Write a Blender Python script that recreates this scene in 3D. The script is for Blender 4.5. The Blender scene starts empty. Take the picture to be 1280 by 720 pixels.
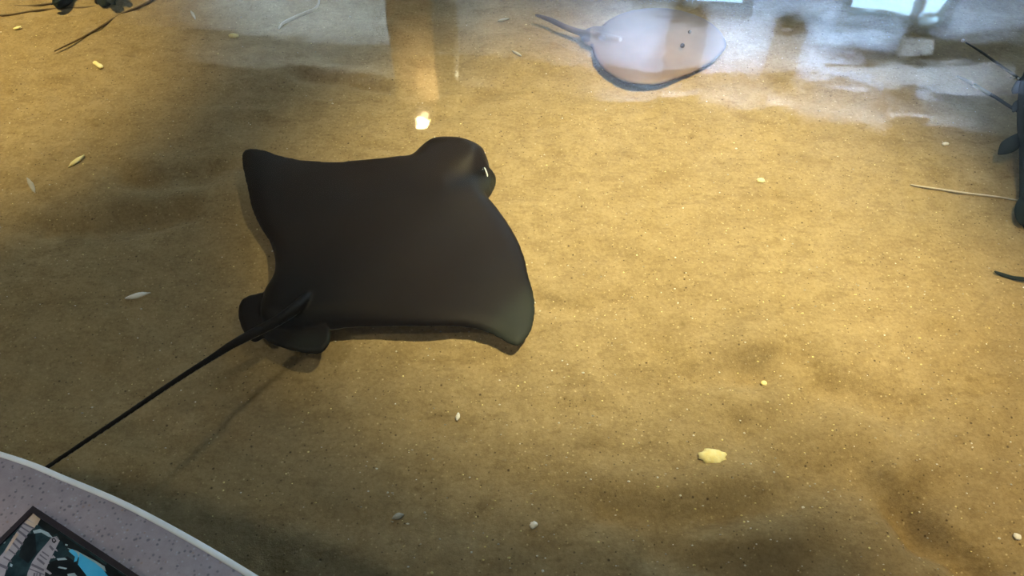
import bpy, bmesh, math, random
import numpy as np
from mathutils import Vector, Matrix
from mathutils.geometry import delaunay_2d_cdt

random.seed(7)
SC = bpy.context.scene
COL = SC.collection
SC.view_settings.view_transform = 'Standard'
SC.view_settings.look = 'None'
SC.view_settings.gamma = 1.0
SC.view_settings.use_curve_mapping = False
SC.view_settings.exposure = 0.0

# ------------------------------------------------------------------ camera
CAMZ = 1.55            # lens height above the room floor
ZS = 0.45              # sand bed
ZW = 0.70              # water surface
ZR = 0.76              # top of the rim
PITCH = math.radians(49.0)
FPX = 1050.0
FWD = Vector((0, math.cos(PITCH), -math.sin(PITCH)))
UPV = Vector((0, math.sin(PITCH), math.cos(PITCH)))
CAM = Vector((0, 0, CAMZ))


def at(px, py, z):
    """Point of the horizontal plane at height z that is seen at a place of the photograph."""
    d = Vector((1, 0, 0)) * ((px - 640) / FPX) + UPV * ((360 - py) / FPX) + FWD
    t = (z - CAMZ) / d.z
    return CAM + d * t


def at_mirrored(px, py, z):
    """Point at height z whose mirror image in the water is seen at a place of the photograph."""
    p = at(px, py, 2 * ZW - z)
    return Vector((p.x, p.y, z))


cam_d = bpy.data.cameras.new('camera')
cam_d.sensor_width = 36.0
cam_d.lens = 36.0 * FPX / 1280.0
cam_d.clip_start = 0.02
cam = bpy.data.objects.new('camera', cam_d)
COL.objects.link(cam)
cam.location = CAM
cam.rotation_euler = (math.pi / 2 - PITCH, 0, 0)
SC.camera = cam

# ------------------------------------------------------------------ materials


def new_mat(name):
    m = bpy.data.materials.new(name)
    m.use_nodes = True
    nt = m.node_tree
    b = nt.nodes['Principled BSDF']
    return m, nt, b


def N(nt, kind, **kw):
    n = nt.nodes.new(kind)
    for k, v in kw.items():
        if k == 'inp':
            for a, c in v.items():
                n.inputs[a].default_value = c
        else:
            setattr(n, k, v)
    return n


def mix_col(nt, fac, a, b, blend='MIX'):
    n = nt.nodes.new('ShaderNodeMix')
    n.data_type = 'RGBA'
    n.blend_type = blend
    for sock, v in ((n.inputs[0], fac), (n.inputs[6], a), (n.inputs[7], b)):
        if isinstance(v, (int, float)):
            sock.default_value = v
        elif isinstance(v, tuple):
            sock.default_value = (*v, 1) if len(v) == 3 else v
        else:
            nt.links.new(v, sock)
    return n.outputs[2]


def ramp(nt, src, lo, hi):
    n = N(nt, 'ShaderNodeMapRange', inp={1: lo, 2: hi, 3: 0.0, 4: 1.0})
    nt.links.new(src, n.inputs[0])
    return n.outputs[0]


def noise(nt, scale, detail=4, rough=.55, vec=None):
    n = N(nt, 'ShaderNodeTexNoise', inp={'Scale': scale, 'Detail': detail, 'Roughness': rough})
    if vec is None:
        tc = N(nt, 'ShaderNodeTexCoord')
        vec = tc.outputs['Object']
    nt.links.new(vec, n.inputs['Vector'])
    return n.outputs['Fac']


def mottled(name, a, b, scale, rough=.6, spec=.3, bump=0.0, bump_scale=None, lo=.35, hi=.65):
    m, nt, p = new_mat(name)
    f = ramp(nt, noise(nt, scale), lo, hi)
    nt.links.new(mix_col(nt, f, a, b), p.inputs['Base Color'])
    p.inputs['Roughness'].default_value = rough
    p.inputs['Specular IOR Level'].default_value = spec
    if bump:
        bn = N(nt, 'ShaderNodeBump', inp={'Strength': bump, 'Distance': .004})
        nt.links.new(noise(nt, bump_scale or scale * 3), bn.inputs['Height'])
        nt.links.new(bn.outputs[0], p.inputs['Normal'])
    return m


def make_sand():
    m, nt, p = new_mat('sand')
    big = ramp(nt, noise(nt, 3.2, 5, .6), .36, .66)
    c = mix_col(nt, big, (.36, .265, .135), (.43, .325, .17))
    med = ramp(nt, noise(nt, 26, 6, .65), .40, .62)
    c = mix_col(nt, med, c, (.27, .195, .092), 'MIX')
    c = mix_col(nt, .35, c, mix_col(nt, big, (.36, .265, .135), (.44, .335, .18)))
    tc0 = N(nt, 'ShaderNodeTexCoord')
    mp = N(nt, 'ShaderNodeMapping')
    mp.inputs['Scale'].default_value = (1, 2.0, 1)
    nt.links.new(tc0.outputs['Object'], mp.inputs[0])
    blot = ramp(nt, noise(nt, 9, 5, .62, mp.outputs[0]), .53, .70)
    c = mix_col(nt, blot, c, mix_col(nt, .55, c, (.20, .135, .055)))
    blot2 = ramp(nt, noise(nt, 34, 4, .6, mp.outputs[0]), .55, .70)
    c = mix_col(nt, blot2, c, mix_col(nt, .5, c, (.17, .115, .045)))
    fine = ramp(nt, noise(nt, 150, 3, .7), .33, .67)
    c = mix_col(nt, fine, mix_col(nt, .28, c, (.15, .10, .045)), mix_col(nt, .16, c, (.6, .47, .27)))
    tc = N(nt, 'ShaderNodeTexCoord')
    for sc_, cut, col in ((75, .09, (.62, .50, .30)), (46, .07, (.09, .06, .03)), (130, .13, (.55, .42, .22)), (120, .12, (.10, .07, .035))):
        v = N(nt, 'ShaderNodeTexVoronoi', inp={'Scale': sc_})
        off = N(nt, 'ShaderNodeMapping')
        off.inputs['Location'].default_value = (sc_ * .37, sc_ * .11, 0)
        nt.links.new(tc.outputs['Object'], off.inputs[0])
        nt.links.new(off.outputs[0], v.inputs['Vector'])
        keep = N(nt, 'ShaderNodeSeparateColor')
        nt.links.new(v.outputs['Color'], keep.inputs[0])
        pick = N(nt, 'ShaderNodeMath', operation='GREATER_THAN', inp={1: .62})
        nt.links.new(keep.outputs[0], pick.inputs[0])
        dot = ramp(nt, v.outputs['Distance'], cut * 1.7, cut * .6)
        mul = N(nt, 'ShaderNodeMath', operation='MULTIPLY')
        nt.links.new(pick.outputs[0], mul.inputs[0])
        nt.links.new(dot, mul.inputs[1])
        c = mix_col(nt, mul.outputs[0], c, col)
    nt.links.new(c, p.inputs['Base Color'])
    p.inputs['Roughness'].default_value = .9
    p.inputs['Specular IOR Level'].default_value = .1
    bn = N(nt, 'ShaderNodeBump', inp={'Strength': .5, 'Distance': .006})
    nt.links.new(noise(nt, 90, 6, .7), bn.inputs['Height'])
    nt.links.new(bn.outputs[0], p.inputs['Normal'])
    return m


def make_water():
    m = bpy.data.materials.new('water')
    m.use_nodes = True
    nt = m.node_tree
    nt.nodes.clear()
    out = N(nt, 'ShaderNodeOutputMaterial')
    lw = N(nt, 'ShaderNodeLayerWeight', inp={'Blend': .5})
    p5 = N(nt, 'ShaderNodeMath', operation='POWER', inp={1: 5.0})
    nt.links.new(lw.outputs['Facing'], p5.inputs[0])
    ma = N(nt, 'ShaderNodeMath', operation='MULTIPLY_ADD', inp={1: .94, 2: .06})
    nt.links.new(p5.outputs[0], ma.inputs[0])
    tr = N(nt, 'ShaderNodeBsdfTransparent', inp={'Color': (.97, .975, .95, 1)})
    gl = N(nt, 'ShaderNodeBsdfGlossy', inp={'Color': (1, 1, 1, 1), 'Roughness': .035})
    bn = N(nt, 'ShaderNodeBump', inp={'Strength': .06, 'Distance': .02})
    tc = N(nt, 'ShaderNodeTexCoord')
    mp = N(nt, 'ShaderNodeMapping')
    mp.inputs['Scale'].default_value = (1, 1.7, 1)
    nt.links.new(tc.outputs['Object'], mp.inputs[0])
    nt.links.new(noise(nt, 3.0, 3, .5, mp.outputs[0]), bn.inputs['Height'])
    nt.links.new(bn.outputs[0], gl.inputs['Normal'])
    mx = N(nt, 'ShaderNodeMixShader')
    nt.links.new(ma.outputs[0], mx.inputs[0])
    nt.links.new(tr.outputs[0], mx.inputs[1])
    nt.links.new(gl.outputs[0], mx.inputs[2])
    nt.links.new(mx.outputs[0], out.inputs[0])
    return m


def make_pane():
    m = bpy.data.materials.new('window_pane')
    m.use_nodes = True
    nt = m.node_tree
    nt.nodes.clear()
    out = N(nt, 'ShaderNodeOutputMaterial')
    tr = N(nt, 'ShaderNodeBsdfTransparent', inp={'Color': (.93, .97, 1, 1)})
    gl = N(nt, 'ShaderNodeBsdfGlossy', inp={'Roughness': .02})
    mx = N(nt, 'ShaderNodeMixShader', inp={0: .06})
    nt.links.new(tr.outputs[0], mx.inputs[1])
    nt.links.new(gl.outputs[0], mx.inputs[2])
    nt.links.new(mx.outputs[0], out.inputs[0])
    return m


def glow(name, col, strength):
    m, nt, p = new_mat(name)
    p.inputs['Base Color'].default_value = (*col, 1)
    p.inputs['Emission Color'].default_value = (*col, 1)
    p.inputs['Emission Strength'].default_value = strength
    return m


def make_granite():
    m, nt, p = new_mat('rim_granite')
    c = mix_col(nt, ramp(nt, noise(nt, 60, 5, .7), .35, .65), (.31, .225, .215), (.39, .295, .28))
    tc = N(nt, 'ShaderNodeTexCoord')
    for sc_, cut, col, thr in ((210, .16, (.15, .115, .12), .62), (260, .15, (.42, .36, .36), .75), (120, .10, (.17, .13, .135), .75), (170, .12, (.33, .2, .15), .86)):
        v = N(nt, 'ShaderNodeTexVoronoi', inp={'Scale': sc_})
        nt.links.new(tc.outputs['Object'], v.inputs['Vector'])
        keep = N(nt, 'ShaderNodeSeparateColor')
        nt.links.new(v.outputs['Color'], keep.inputs[0])
        pick = N(nt, 'ShaderNodeMath', operation='GREATER_THAN', inp={1: thr})
        nt.links.new(keep.outputs[0], pick.inputs[0])
        dot = ramp(nt, v.outputs['Distance'], cut * 2.4, cut)
        mul = N(nt, 'ShaderNodeMath', operation='MULTIPLY')
        nt.links.new(pick.outputs[0], mul.inputs[0])
        nt.links.new(dot, mul.inputs[1])
        c = mix_col(nt, mul.outputs[0], c, col)
    nt.links.new(c, p.inputs['Base Color'])
    p.inputs['Roughness'].default_value = .42
    p.inputs['Specular IOR Level'].default_value = .35
    return m


def make_batskin():
    """Dark brown skin, faintly mottled; pale belly; thin grey-green tip of one wing and lobe of the snout."""
    m, nt, p = new_mat('bat_ray_skin')
    c = mix_col(nt, ramp(nt, noise(nt, 6, 5), .35, .65), (.0066, .0036, .0023), (.0100, .0058, .0037))
    tc = N(nt, 'ShaderNodeTexCoord')
    a = N(nt, 'ShaderNodeAttribute', attribute_name='pale')
    c = mix_col(nt, a.outputs['Fac'], c, (.024, .028, .022))
    h = N(nt, 'ShaderNodeAttribute', attribute_name='head')
    c = mix_col(nt, h.outputs['Fac'], c, (.017, .0125, .0095))
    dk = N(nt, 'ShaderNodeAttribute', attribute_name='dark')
    c = mix_col(nt, dk.outputs['Fac'], c, (.0018, .0014, .0011))  # painted shade at tail base, lifted wing tip and head crease
    b = N(nt, 'ShaderNodeAttribute', attribute_name='belly')
    c = mix_col(nt, b.outputs['Fac'], c, (.5, .48, .44))
    nt.links.new(c, p.inputs['Base Color'])
    p.inputs['Roughness'].default_value = .5
    p.inputs['Specular IOR Level'].default_value = .12
    return m


def make_stingskin():
    m, nt, p = new_mat('stingray_skin')
    c = mix_col(nt, ramp(nt, noise(nt, 16, 5), .35, .65), (.15, .092, .058), (.19, .12, .078))
    a = N(nt, 'ShaderNodeAttribute', attribute_name='edge')
    c = mix_col(nt, a.outputs['Fac'], c, (.035, .022, .02))
    nt.links.new(c, p.inputs['Base Color'])
    p.inputs['Roughness'].default_value = .55
    return m


M_SAND = make_sand()
M_WATER = make_water()
M_PANE = make_pane()
M_GRANITE = make_granite()
M_BAT = make_batskin()
M_STING = make_stingskin()
M_EDGE = mottled('rim_edge_white', (.80, .80, .78), (.88, .88, .86), 30, .35, .5)
M_TANKWALL = mottled('tank_inner_wall', (.30, .27, .20), (.22, .20, .15), 5, .8)
M_CLAD = mottled('tank_cladding', (.12, .16, .2), (.15, .2, .25), 4, .6)
M_WALL = mottled('wall_paint', (.66, .66, .70), (.72, .72, .76), 2, .8)
M_DARKWALL = mottled('dim_wall_paint', (.34, .35, .32), (.40, .41, .38), 2, .85)
M_CEIL = mottled('ceiling_paint', (.40, .36, .33), (.46, .42, .38), 2, .9)
M_FLOOR = mottled('floor_concrete', (.2, .19, .18), (.27, .26, .25), 3, .5)
M_BEAM = mottled('timber', (.31, .25, .215), (.37, .31, .27), 6, .7)
M_COLUMN = mottled('column_plaster', (.62, .5, .34), (.68, .56, .40), 5, .8)
M_FRAME = mottled('window_frame', (.30, .32, .36), (.36, .38, .42), 8, .5)
M_EYE = mottled('eye_black', (.006, .006, .007), (.02, .02, .02), 60, .12, .6)
M_GLINT = mottled('glint_bubble_white', (.75, .78, .78), (.85, .86, .86), 60, .2, .6)  # painted eye glint; the air bubbles share it
M_WEED = mottled('seaweed_slate_green', (.010, .018, .017), (.020, .030, .027), 30, .8, .12)
M_WEEDL = mottled('seaweed_pale_band', (.15, .18, .15), (.2, .23, .19), 30, .5, .4)
M_WEEDB = mottled('seaweed_brown', (.09, .055, .022), (.14, .09, .035), 30, .55, .3)
M_SHELLY = mottled('shell_yellow', (.97, .82, .32), (.98, .90, .50), 120, .5, .4, .3)
M_SHELLW = mottled('shell_white', (.95, .90, .82), (.97, .95, .90), 120, .5, .4, .3)
M_SHELLG = mottled('shell_grey', (.42, .40, .35), (.52, .5, .45), 120, .5, .4, .3)
M_STRAND = mottled('pale_strand', (.62, .55, .45), (.72, .65, .55), 60, .5, .3)
M_BLACK = mottled('lamp_black_metal', (.02, .02, .022), (.035, .035, .035), 20, .45)
M_PANELEDGE = mottled('sign_border', (.020, .016, .022), (.034, .026, .034), 40, .35, .5)
P_TEAL = mottled('print_teal', (.008, .022, .03), (.035, .075, .088), 55, .3, .25)
P_TEALD = mottled('print_dark', (.006, .009, .012), (.016, .024, .028), 60, .3, .25)
P_LILAC = mottled('print_lilac', (.33, .32, .36), (.44, .42, .47), 70, .3, .25)
P_STRIPE = mottled('print_stripe', (.13, .125, .16), (.18, .17, .2), 70, .3, .25)
P_CREAM = mottled('print_cream', (.5, .38, .28), (.66, .54, .43), 50, .22, .5)
P_CYAN = mottled('print_cyan', (.055, .46, .80), (.10, .56, .90), 30, .3, .25)
P_PALE = mottled('print_pale_blue', (.30, .42, .47), (.42, .55, .6), 90, .22, .5)

# ------------------------------------------------------------------ object helpers


def link_mesh(name, verts, faces, mats, parent=None, smooth=True, midx=None, loc=None):
    me = bpy.data.meshes.new(name)
    me.from_pydata([tuple(v) for v in verts], [], [tuple(f) for f in faces])
    for mt in (mats if isinstance(mats, (list, tuple)) else [mats]):
        me.materials.append(mt)
    if smooth:
        me.polygons.foreach_set('use_smooth', [True] * len(me.polygons))
    if midx is not None:
        me.polygons.foreach_set('material_index', midx)
    me.update()
    o = bpy.data.objects.new(name, me)
    COL.objects.link(o)
    if parent is not None:
        o.parent = parent
        o.matrix_parent_inverse = Matrix.Translation(-parent.location)
    return o


def tag(o, label=None, cat=None, group=None, kind=None):
    if label:
        o['label'] = label
    if cat:
        o['category'] = cat
    if group:
        o['group'] = group
    if kind:
        o['kind'] = kind
    return o


def thing(name, label, cat, loc, group=None):
    o = bpy.data.objects.new(name, None)
    COL.objects.link(o)
    o.location = loc
    return tag(o, label, cat, group)


def recentre(o):
    """Moves an object's origin to the bottom of its mesh."""
    me = o.data
    co = np.empty(len(me.vertices) * 3)
    me.vertices.foreach_get('co', co)
    co = co.reshape(-1, 3)
    c = co.mean(axis=0)
    c[2] = co[:, 2].min()
    co -= c
    me.vertices.foreach_set('co', co.ravel())
    me.update()
    o.location = Vector(c) + o.location
    return o


def box_geo(x0, x1, y0, y1, z0, z1):
    v = [(x0, y0, z0), (x1, y0, z0), (x1, y1, z0), (x0, y1, z0), (x0, y0, z1), (x1, y0, z1), (x1, y1, z1), (x0, y1, z1)]
    f = [(0, 3, 2, 1), (4, 5, 6, 7), (0, 1, 5, 4), (1, 2, 6, 5), (2, 3, 7, 6), (3, 0, 4, 7)]
    return v, f


def spline(pts, n=10, closed=False):
    """Catmull-Rom through points of any dimension."""
    P = [np.array(p, float) for p in pts]
    L = len(P)
    out = []
    for i in range(L if closed else L - 1):
        if closed:
            a, b, c, d = P[i - 1], P[i], P[(i + 1) % L], P[(i + 2) % L]
        else:
            b, c = P[i], P[i + 1]
            a = P[i - 1] if i else 2 * b - c
            d = P[i + 2] if i + 2 < L else 2 * c - b
        for k in range(n):
            t = k / n
            out.append(.5 * (2 * b + (c - a) * t + (2 * a - 5 * b + 4 * c - d) * t * t + (3 * b - a - 3 * c + d) * t ** 3))
    if not closed:
        out.append(P[-1])
    return out


def tube_geo(path, radii, seg=10, flat=1.0, base=0):
    """A closed tube; flat < 1 squeezes it along the vertical."""
    verts, faces = [], []
    n = len(path)
    P = [Vector(p) for p in path]
    for i in range(n):
        t = (P[min(i + 1, n - 1)] - P[max(i - 1, 0)]).normalized()
        ref = Vector((0, 0, 1)) if abs(t.z) < .9 else Vector((1, 0, 0))
        s = t.cross(ref).normalized()
        u = s.cross(t).normalized()
        for k in range(seg):
            a = 2 * math.pi * k / seg
            verts.append(P[i] + (s * math.cos(a) + u * math.sin(a) * flat) * radii[i])
    for i in range(n - 1):
        for k in range(seg):
            a, b = i * seg + k, i * seg + (k + 1) % seg
            faces.append((base + a, base + b, base + b + seg, base + a + seg))
    verts.append(P[0])
    verts.append(P[-1])
    c0, c1 = len(verts) - 2, len(verts) - 1
    for k in range(seg):
        faces.append((base + (k + 1) % seg, base + k, base + c0))
        faces.append((base + (n - 1) * seg + k, base + (n - 1) * seg + (k + 1) % seg, base + c1))
    return verts, faces


# ------------------------------------------------------------------ sand relief
_rng = np.random.RandomState(3)
_TAB = _rng.rand(256, 256)


def vnoise(x, y):
    xi, yi = np.floor(x).astype(int), np.floor(y).astype(int)
    fx, fy = x - xi, y - yi
    fx, fy = fx * fx * (3 - 2 * fx), fy * fy * (3 - 2 * fy)
    g = lambda a, b: _TAB[a % 256, b % 256]
    return (g(xi, yi) * (1 - fx) + g(xi + 1, yi) * fx) * (1 - fy) + (g(xi, yi + 1) * (1 - fx) + g(xi + 1, yi + 1) * fx) * fy


def groove(x, y, pts, width, depth):
    """A soft furrow of the sand along a run of points."""
    d = np.full(np.shape(x), 9.0)
    for a, b in zip(pts[:-1], pts[1:]):
        ax, ay, bx, by = a.x, a.y, b.x, b.y
        L2 = (bx - ax) ** 2 + (by - ay) ** 2
        t = np.clip(((x - ax) * (bx - ax) + (y - ay) * (by - ay)) / L2, 0, 1)
        d = np.minimum(d, np.hypot(x - ax - t * (bx - ax), y - ay - t * (by - ay)))
    return -depth * np.exp(-(d / width) ** 2)


GROOVES = [
    ([(1135, 635), (1160, 672), (1200, 690), (1225, 720)], 0.026, .038),
    ([(1000, 590), (1090, 600), (1150, 640)], .05, .026),
    ([(760, 640), (850, 655), (980, 632)], .026, .019),
    ([(960, 480), (1080, 500), (1130, 520)], .045, .019),
    ([(870, 480), (930, 470), (1000, 440)], .028, .012),
    ([(930, 540), (1010, 520)], .028, .014),
    ([(820, 690), (900, 712), (1000, 715)], .028, .017),
    ([(680, 380), (720, 392), (780, 375)], .02, .009),
    ([(380, 95), (440, 100), (480, 108)], .02, .012),
    ([(60, 290), (160, 282), (230, 270)], .03, .014),
    ([(545, 150), (600, 120), (650, 100)], .02, .004),
    ([(150, 225), (210, 235), (260, 225)], .03, .011),
]
GROOVES = [([at(px, py, ZS) for px, py in g], w, d) for g, w, d in GROOVES]


def sand_z(x, y):
    x, y = np.asarray(x, float), np.asarray(y, float)
    z = ZS + .018 * (vnoise(x * 2.1 + 40, y * 2.6 + 11) - .5) + .010 * (vnoise(x * 6 + 7, y * 9 + 3) - .5)
    z = z + .0075 * (vnoise(x * 21 + 7, y * 27 + 31) - .5) + .003 * (vnoise(x * 55, y * 60) - .5)
    for g, w, d in GROOVES:
        z = z + groove(x, y, g, w, d)
        z = z - .45 * groove(x + .01, y - w * 1.9, g, w, d)
    return z


def on_sand(px, py, up=0.0):
    p = at(px, py, ZS)
    for _ in range(3):
        p = at(px, py, float(sand_z(p.x, p.y)) + up)
    return p


# ------------------------------------------------------------------ touch tank
edge_px = [(0, 562), (40, 577), (80, 592), (130, 613), (180, 636), (250, 674), (325, 719)]
edge_w = [at(px, py, ZR) for px, py in edge_px]
near = [(p.x, p.y) for p in edge_w]
outline_c = [(-1.02, .55), (-.78, .525)] + near[:1] + near[2:3] + near[4:5] + near[6:] + \
            [(-.10, .235), (.10, .08), (.30, -.13), (.62, -.36), (1.1, -.40), (1.75, -.1), (2.2, .7), (2.3, 1.7), (1.9, 2.5), (1.1, 2.85), (0, 2.95),
             (-1.1, 2.85), (-1.95, 2.45), (-2.35, 1.7), (-2.2, .95), (-1.75, .58), (-1.35, .545)]
inner = [Vector((p[0], p[1], 0)) for p in spline(outline_c, 12, True)]


def offset_loop(loop, d):
    n = len(loop)
    out = []
    for i in range(n):
        t = (loop[(i + 1) % n] - loop[i - 1]).normalized()
        out.append(loop[i] + Vector((t.y, -t.x, 0)) * d)
    return out


area = sum(inner[i - 1].x * inner[i].y - inner[i].x * inner[i - 1].y for i in range(len(inner)))
if area < 0:
    inner.reverse()


def sweep(profile, name, mat, parent):
    """Sweeps a closed (outward offset, height) profile round the tank."""
    n, m = len(inner), len(profile)
    verts, faces = [], []
    for d, z in profile:
        verts += [Vector((v.x, v.y, z)) for v in offset_loop(inner, d)]
    for k in range(m):
        for i in range(n):
            a, b = k * n + i, k * n + (i + 1) % n
            c, d2 = ((k + 1) % m) * n + (i + 1) % n, ((k + 1) % m) * n + i
            faces.append((a, d2, c, b))
    return link_mesh(name, verts, faces, mat, parent)


RIMW = .27
tank = thing('touch_tank', 'low curved touch tank with mauve granite rim and white rounded inner edge', 'tank', (0, 1.2, 0))
prof_edge = [(0.006 - .006 * math.cos(a), ZR - .006 + .006 * math.sin(a)) for a in np.linspace(0, math.pi / 2, 6)] + [(.0075, ZR), (.0075, ZR - .03), (0, ZR - .03)]
tag(sweep(prof_edge, 'rim_edge', M_EDGE, tank), 'white rounded rim edge')
tag(sweep([(.0077, ZR), (RIMW, ZR), (RIMW, ZR - .03), (.0077, ZR - .03)], 'rim', M_GRANITE, tank), 'speckled mauve granite rim')
tag(sweep([(.003, ZR - .0302), (.09, ZR - .0302), (.09, .32), (.003, .32)], 'inner_wall', M_TANKWALL, tank))
tag(sweep([(.092, ZR - .0303), (RIMW - .03, ZR - .0303), (RIMW - .03, 0.001), (.092, .001)], 'outer_wall', M_CLAD, tank))
link_mesh('tank_bottom', [Vector((v.x, v.y, .33)) for v in offset_loop(inner, .05)] + [Vector((v.x, v.y, .30)) for v in offset_loop(inner, .05)],
          [tuple(range(len(inner))), tuple(range(2 * len(inner) - 1, len(inner) - 1, -1))], M_TANKWALL, tank, False)

# water
w_loop = [Vector((v.x, v.y, ZW)) for v in offset_loop(inner, .006)]
water = link_mesh('water', w_loop, [tuple(range(len(w_loop)))], M_WATER, None, False)
tag(water, kind='structure')

# sand bed
step = .0085
xs, ys = np.arange(-2.45, 2.42, step), np.arange(-.52, 3.05, step)
X, Y = np.meshgrid(xs, ys, indexing='ij')
Zg = sand_z(X, Y)
lp = np.array([(v.x, v.y) for v in offset_loop(inner, .03)])
ins = np.zeros(X.shape, bool)
for i in range(len(lp)):
    (x1, y1), (x2, y2) = lp[i - 1], lp[i]
    if y1 == y2:
        continue
    c = ((y1 > Y) != (y2 > Y)) & (X < (x2 - x1) * (Y - y1) / (y2 - y1) + x1)
    ins ^= c
quad = ins[:-1, :-1] & ins[1:, :-1] & ins[1:, 1:] & ins[:-1, 1:]
ny = len(ys)
ii, jj = np.nonzero(quad)
idx = ii * ny + jj
F = np.stack([idx, idx + ny, idx + ny + 1, idx + 1], 1)
used = np.unique(F)
remap = np.full(X.size, -1)
remap[used] = np.arange(len(used))
V = np.stack([X.ravel(), Y.ravel(), Zg.ravel()], 1)[used]
sand = link_mesh('sand_bed', V.tolist(), remap[F].tolist(), M_SAND)
tag(sand, 'rippled golden brown sand covering the bottom of the touch tank', 'sand', kind='stuff')

# ------------------------------------------------------------------ flat fish


def poly_dist(P, loop):
    """Distance of points P (n,2) to a closed outline, and whether they lie inside."""
    d = np.full(len(P), 1e9)
    inside = np.zeros(len(P), bool)
    for i in range(len(loop)):
        a, b = loop[i - 1], loop[i]
        ab = b - a
        t = np.clip(((P - a) @ ab) / max(ab @ ab, 1e-12), 0, 1)
        d = np.minimum(d, np.hypot(*(P - a - t[:, None] * ab).T))
        c = ((a[1] > P[:, 1]) != (b[1] > P[:, 1]))
        with np.errstate(divide='ignore', invalid='ignore'):
            c &= P[:, 0] < (b[0] - a[0]) * (P[:, 1] - a[1]) / (b[1] - a[1]) + a[0]
        inside ^= c
    return d, inside


def flat_body(outline, stepp, zmid, top, bot, edge, base=0):
    """A closed lens-like body over a smooth outline: zmid gives its middle height, top and bot its half thickness, edge the run of the rounding (px)."""
    loop = np.array(spline(outline, 6, True))
    # even spacing
    seg = np.hypot(*(np.roll(loop, -1, 0) - loop).T)
    s = np.concatenate([[0], np.cumsum(seg)])
    cl = np.vstack([loop, loop[:1]])
    k = int(s[-1] / stepp)
    q = np.linspace(0, s[-1], k, endpoint=False)
    loop = np.stack([np.interp(q, s, cl[:, 0]), np.interp(q, s, cl[:, 1])], 1)
    lo, hi = loop.min(0), loop.max(0)
    gx, gy = np.meshgrid(np.arange(lo[0], hi[0], stepp), np.arange(lo[1], hi[1], stepp))
    G = np.stack([gx.ravel(), gy.ravel()], 1)
    d, ins_ = poly_dist(G, loop)
    G = G[ins_ & (d > stepp * .6)]
    allp = np.vstack([loop, G])
    vs, _e, fs, *_ = delaunay_2d_cdt([Vector(p) for p in allp.tolist()], [], [list(range(len(loop)))], 1, 1e-5)
    P = np.array([(v.x, v.y) for v in vs])
    d, _ = poly_dist(P, loop)
    d[d < 1e-3] = 0
    r = np.clip(d / edge, 0, 1)
    prof = np.sqrt(np.clip(1 - (1 - r) ** 2, 0, 1))
    verts = []
    zs = [zmid(px, py) for px, py in P]
    W = [at(px, py, z) for (px, py), z in zip(P, zs)]
    n = len(P)
    for i in range(n):
        verts.append(W[i] + Vector((0, 0, top(*P[i]) * prof[i])))
    low = {}
    for i in range(n):
        if d[i] > 0:
            low[i] = len(verts)
            verts.append(W[i] - Vector((0, 0, bot(*P[i]) * prof[i])))
        else:
            low[i] = i
    faces = []
    for f in fs:
        a = sum(P[f[k - 1]][0] * P[f[k]][1] - P[f[k]][0] * P[f[k - 1]][1] for k in range(len(f)))
        f = list(f) if a < 0 else list(reversed(f))
        faces.append(tuple(base + x for x in f))
        g = tuple(base + low[x] for x in reversed(f))
        if set(g) != {base + x for x in f}:
            faces.append(g)
    return verts, faces


def fuse(parts, name, mat, voxel, parent, smooth_iter=3):
    """Fuses overlapping closed shells into one continuous skin."""
    verts, faces = [], []
    for v, f in parts:
        b = len(verts)
        verts += v
        faces += [tuple(b + i for i in q) for q in f]
    o = link_mesh(name, verts, faces, mat)
    md = o.modifiers.new('remesh', 'REMESH')
    md.mode = 'VOXEL'
    md.voxel_size = voxel
    dg = bpy.context.evaluated_depsgraph_get()
    dg.update()
    me = bpy.data.meshes.new_from_object(o.evaluated_get(dg))
    old = o.data
    o.modifiers.clear()
    o.data = me
    bpy.data.meshes.remove(old)
    me.name = name
    nv, ne = len(me.vertices), len(me.edges)
    co = np.empty(nv * 3)
    me.vertices.foreach_get('co', co)
    co = co.reshape(-1, 3)
    ed = np.empty(ne * 2, dtype=np.int32)
    me.edges.foreach_get('vertices', ed)
    ed = ed.reshape(-1, 2)
    deg = np.bincount(ed.ravel(), minlength=nv)[:, None].astype(float)
    for it in range(smooth_iter * 2):
        k = .6 if it % 2 == 0 else -.615
        acc = np.empty((nv, 3))
        for ax in range(3):
            acc[:, ax] = np.bincount(ed[:, 0], co[ed[:, 1], ax], nv) + np.bincount(ed[:, 1], co[ed[:, 0], ax], nv)
        co = co + k * (acc / deg - co)
    me.vertices.foreach_set('co', co.ravel())
    me.update()
    if not me.materials:
        me.materials.append(mat)
    me.polygons.foreach_set('use_smooth', [True] * len(me.polygons))
    # keep the one big shell only
    if parent is not None:
        o.parent = parent
        o.matrix_parent_inverse = Matrix.Translation(-parent.location)
    return o


def project(co):
    """Photograph places of world points (n,3), used only while shaping."""
    r = co - np.array(CAM)
    f = r @ np.array(FWD)
    return 640 + FPX * r[:, 0] / f, 360 - FPX * (r @ np.array(UPV)) / f


def add_attr(o, name, fn):
    me = o.data
    n = len(me.vertices)
    co = np.empty(n * 3)
    no = np.empty(n * 3)
    me.vertices.foreach_get('co', co)
    me.vertices.foreach_get('normal', no)
    co, no = co.reshape(-1, 3), no.reshape(-1, 3)
    a = me.attributes.new(name, 'FLOAT', 'POINT')
    a.data.foreach_set('value', np.clip(fn(co, no), 0, 1.0))


def gauss(px, py, cx, cy, r):
    return math.exp(-((px - cx) ** 2 + (py - cy) ** 2) / (r * r))


def seg_v(px, py, ax, ay, bx, by):
    t = ((px - ax) * (bx - ax) + (py - ay) * (by - ay)) / ((bx - ax) ** 2 + (by - ay) ** 2)
    tc = min(max(t, 0), 1)
    return t, math.hypot(px - ax - tc * (bx - ax), py - ay - tc * (by - ay))


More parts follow.
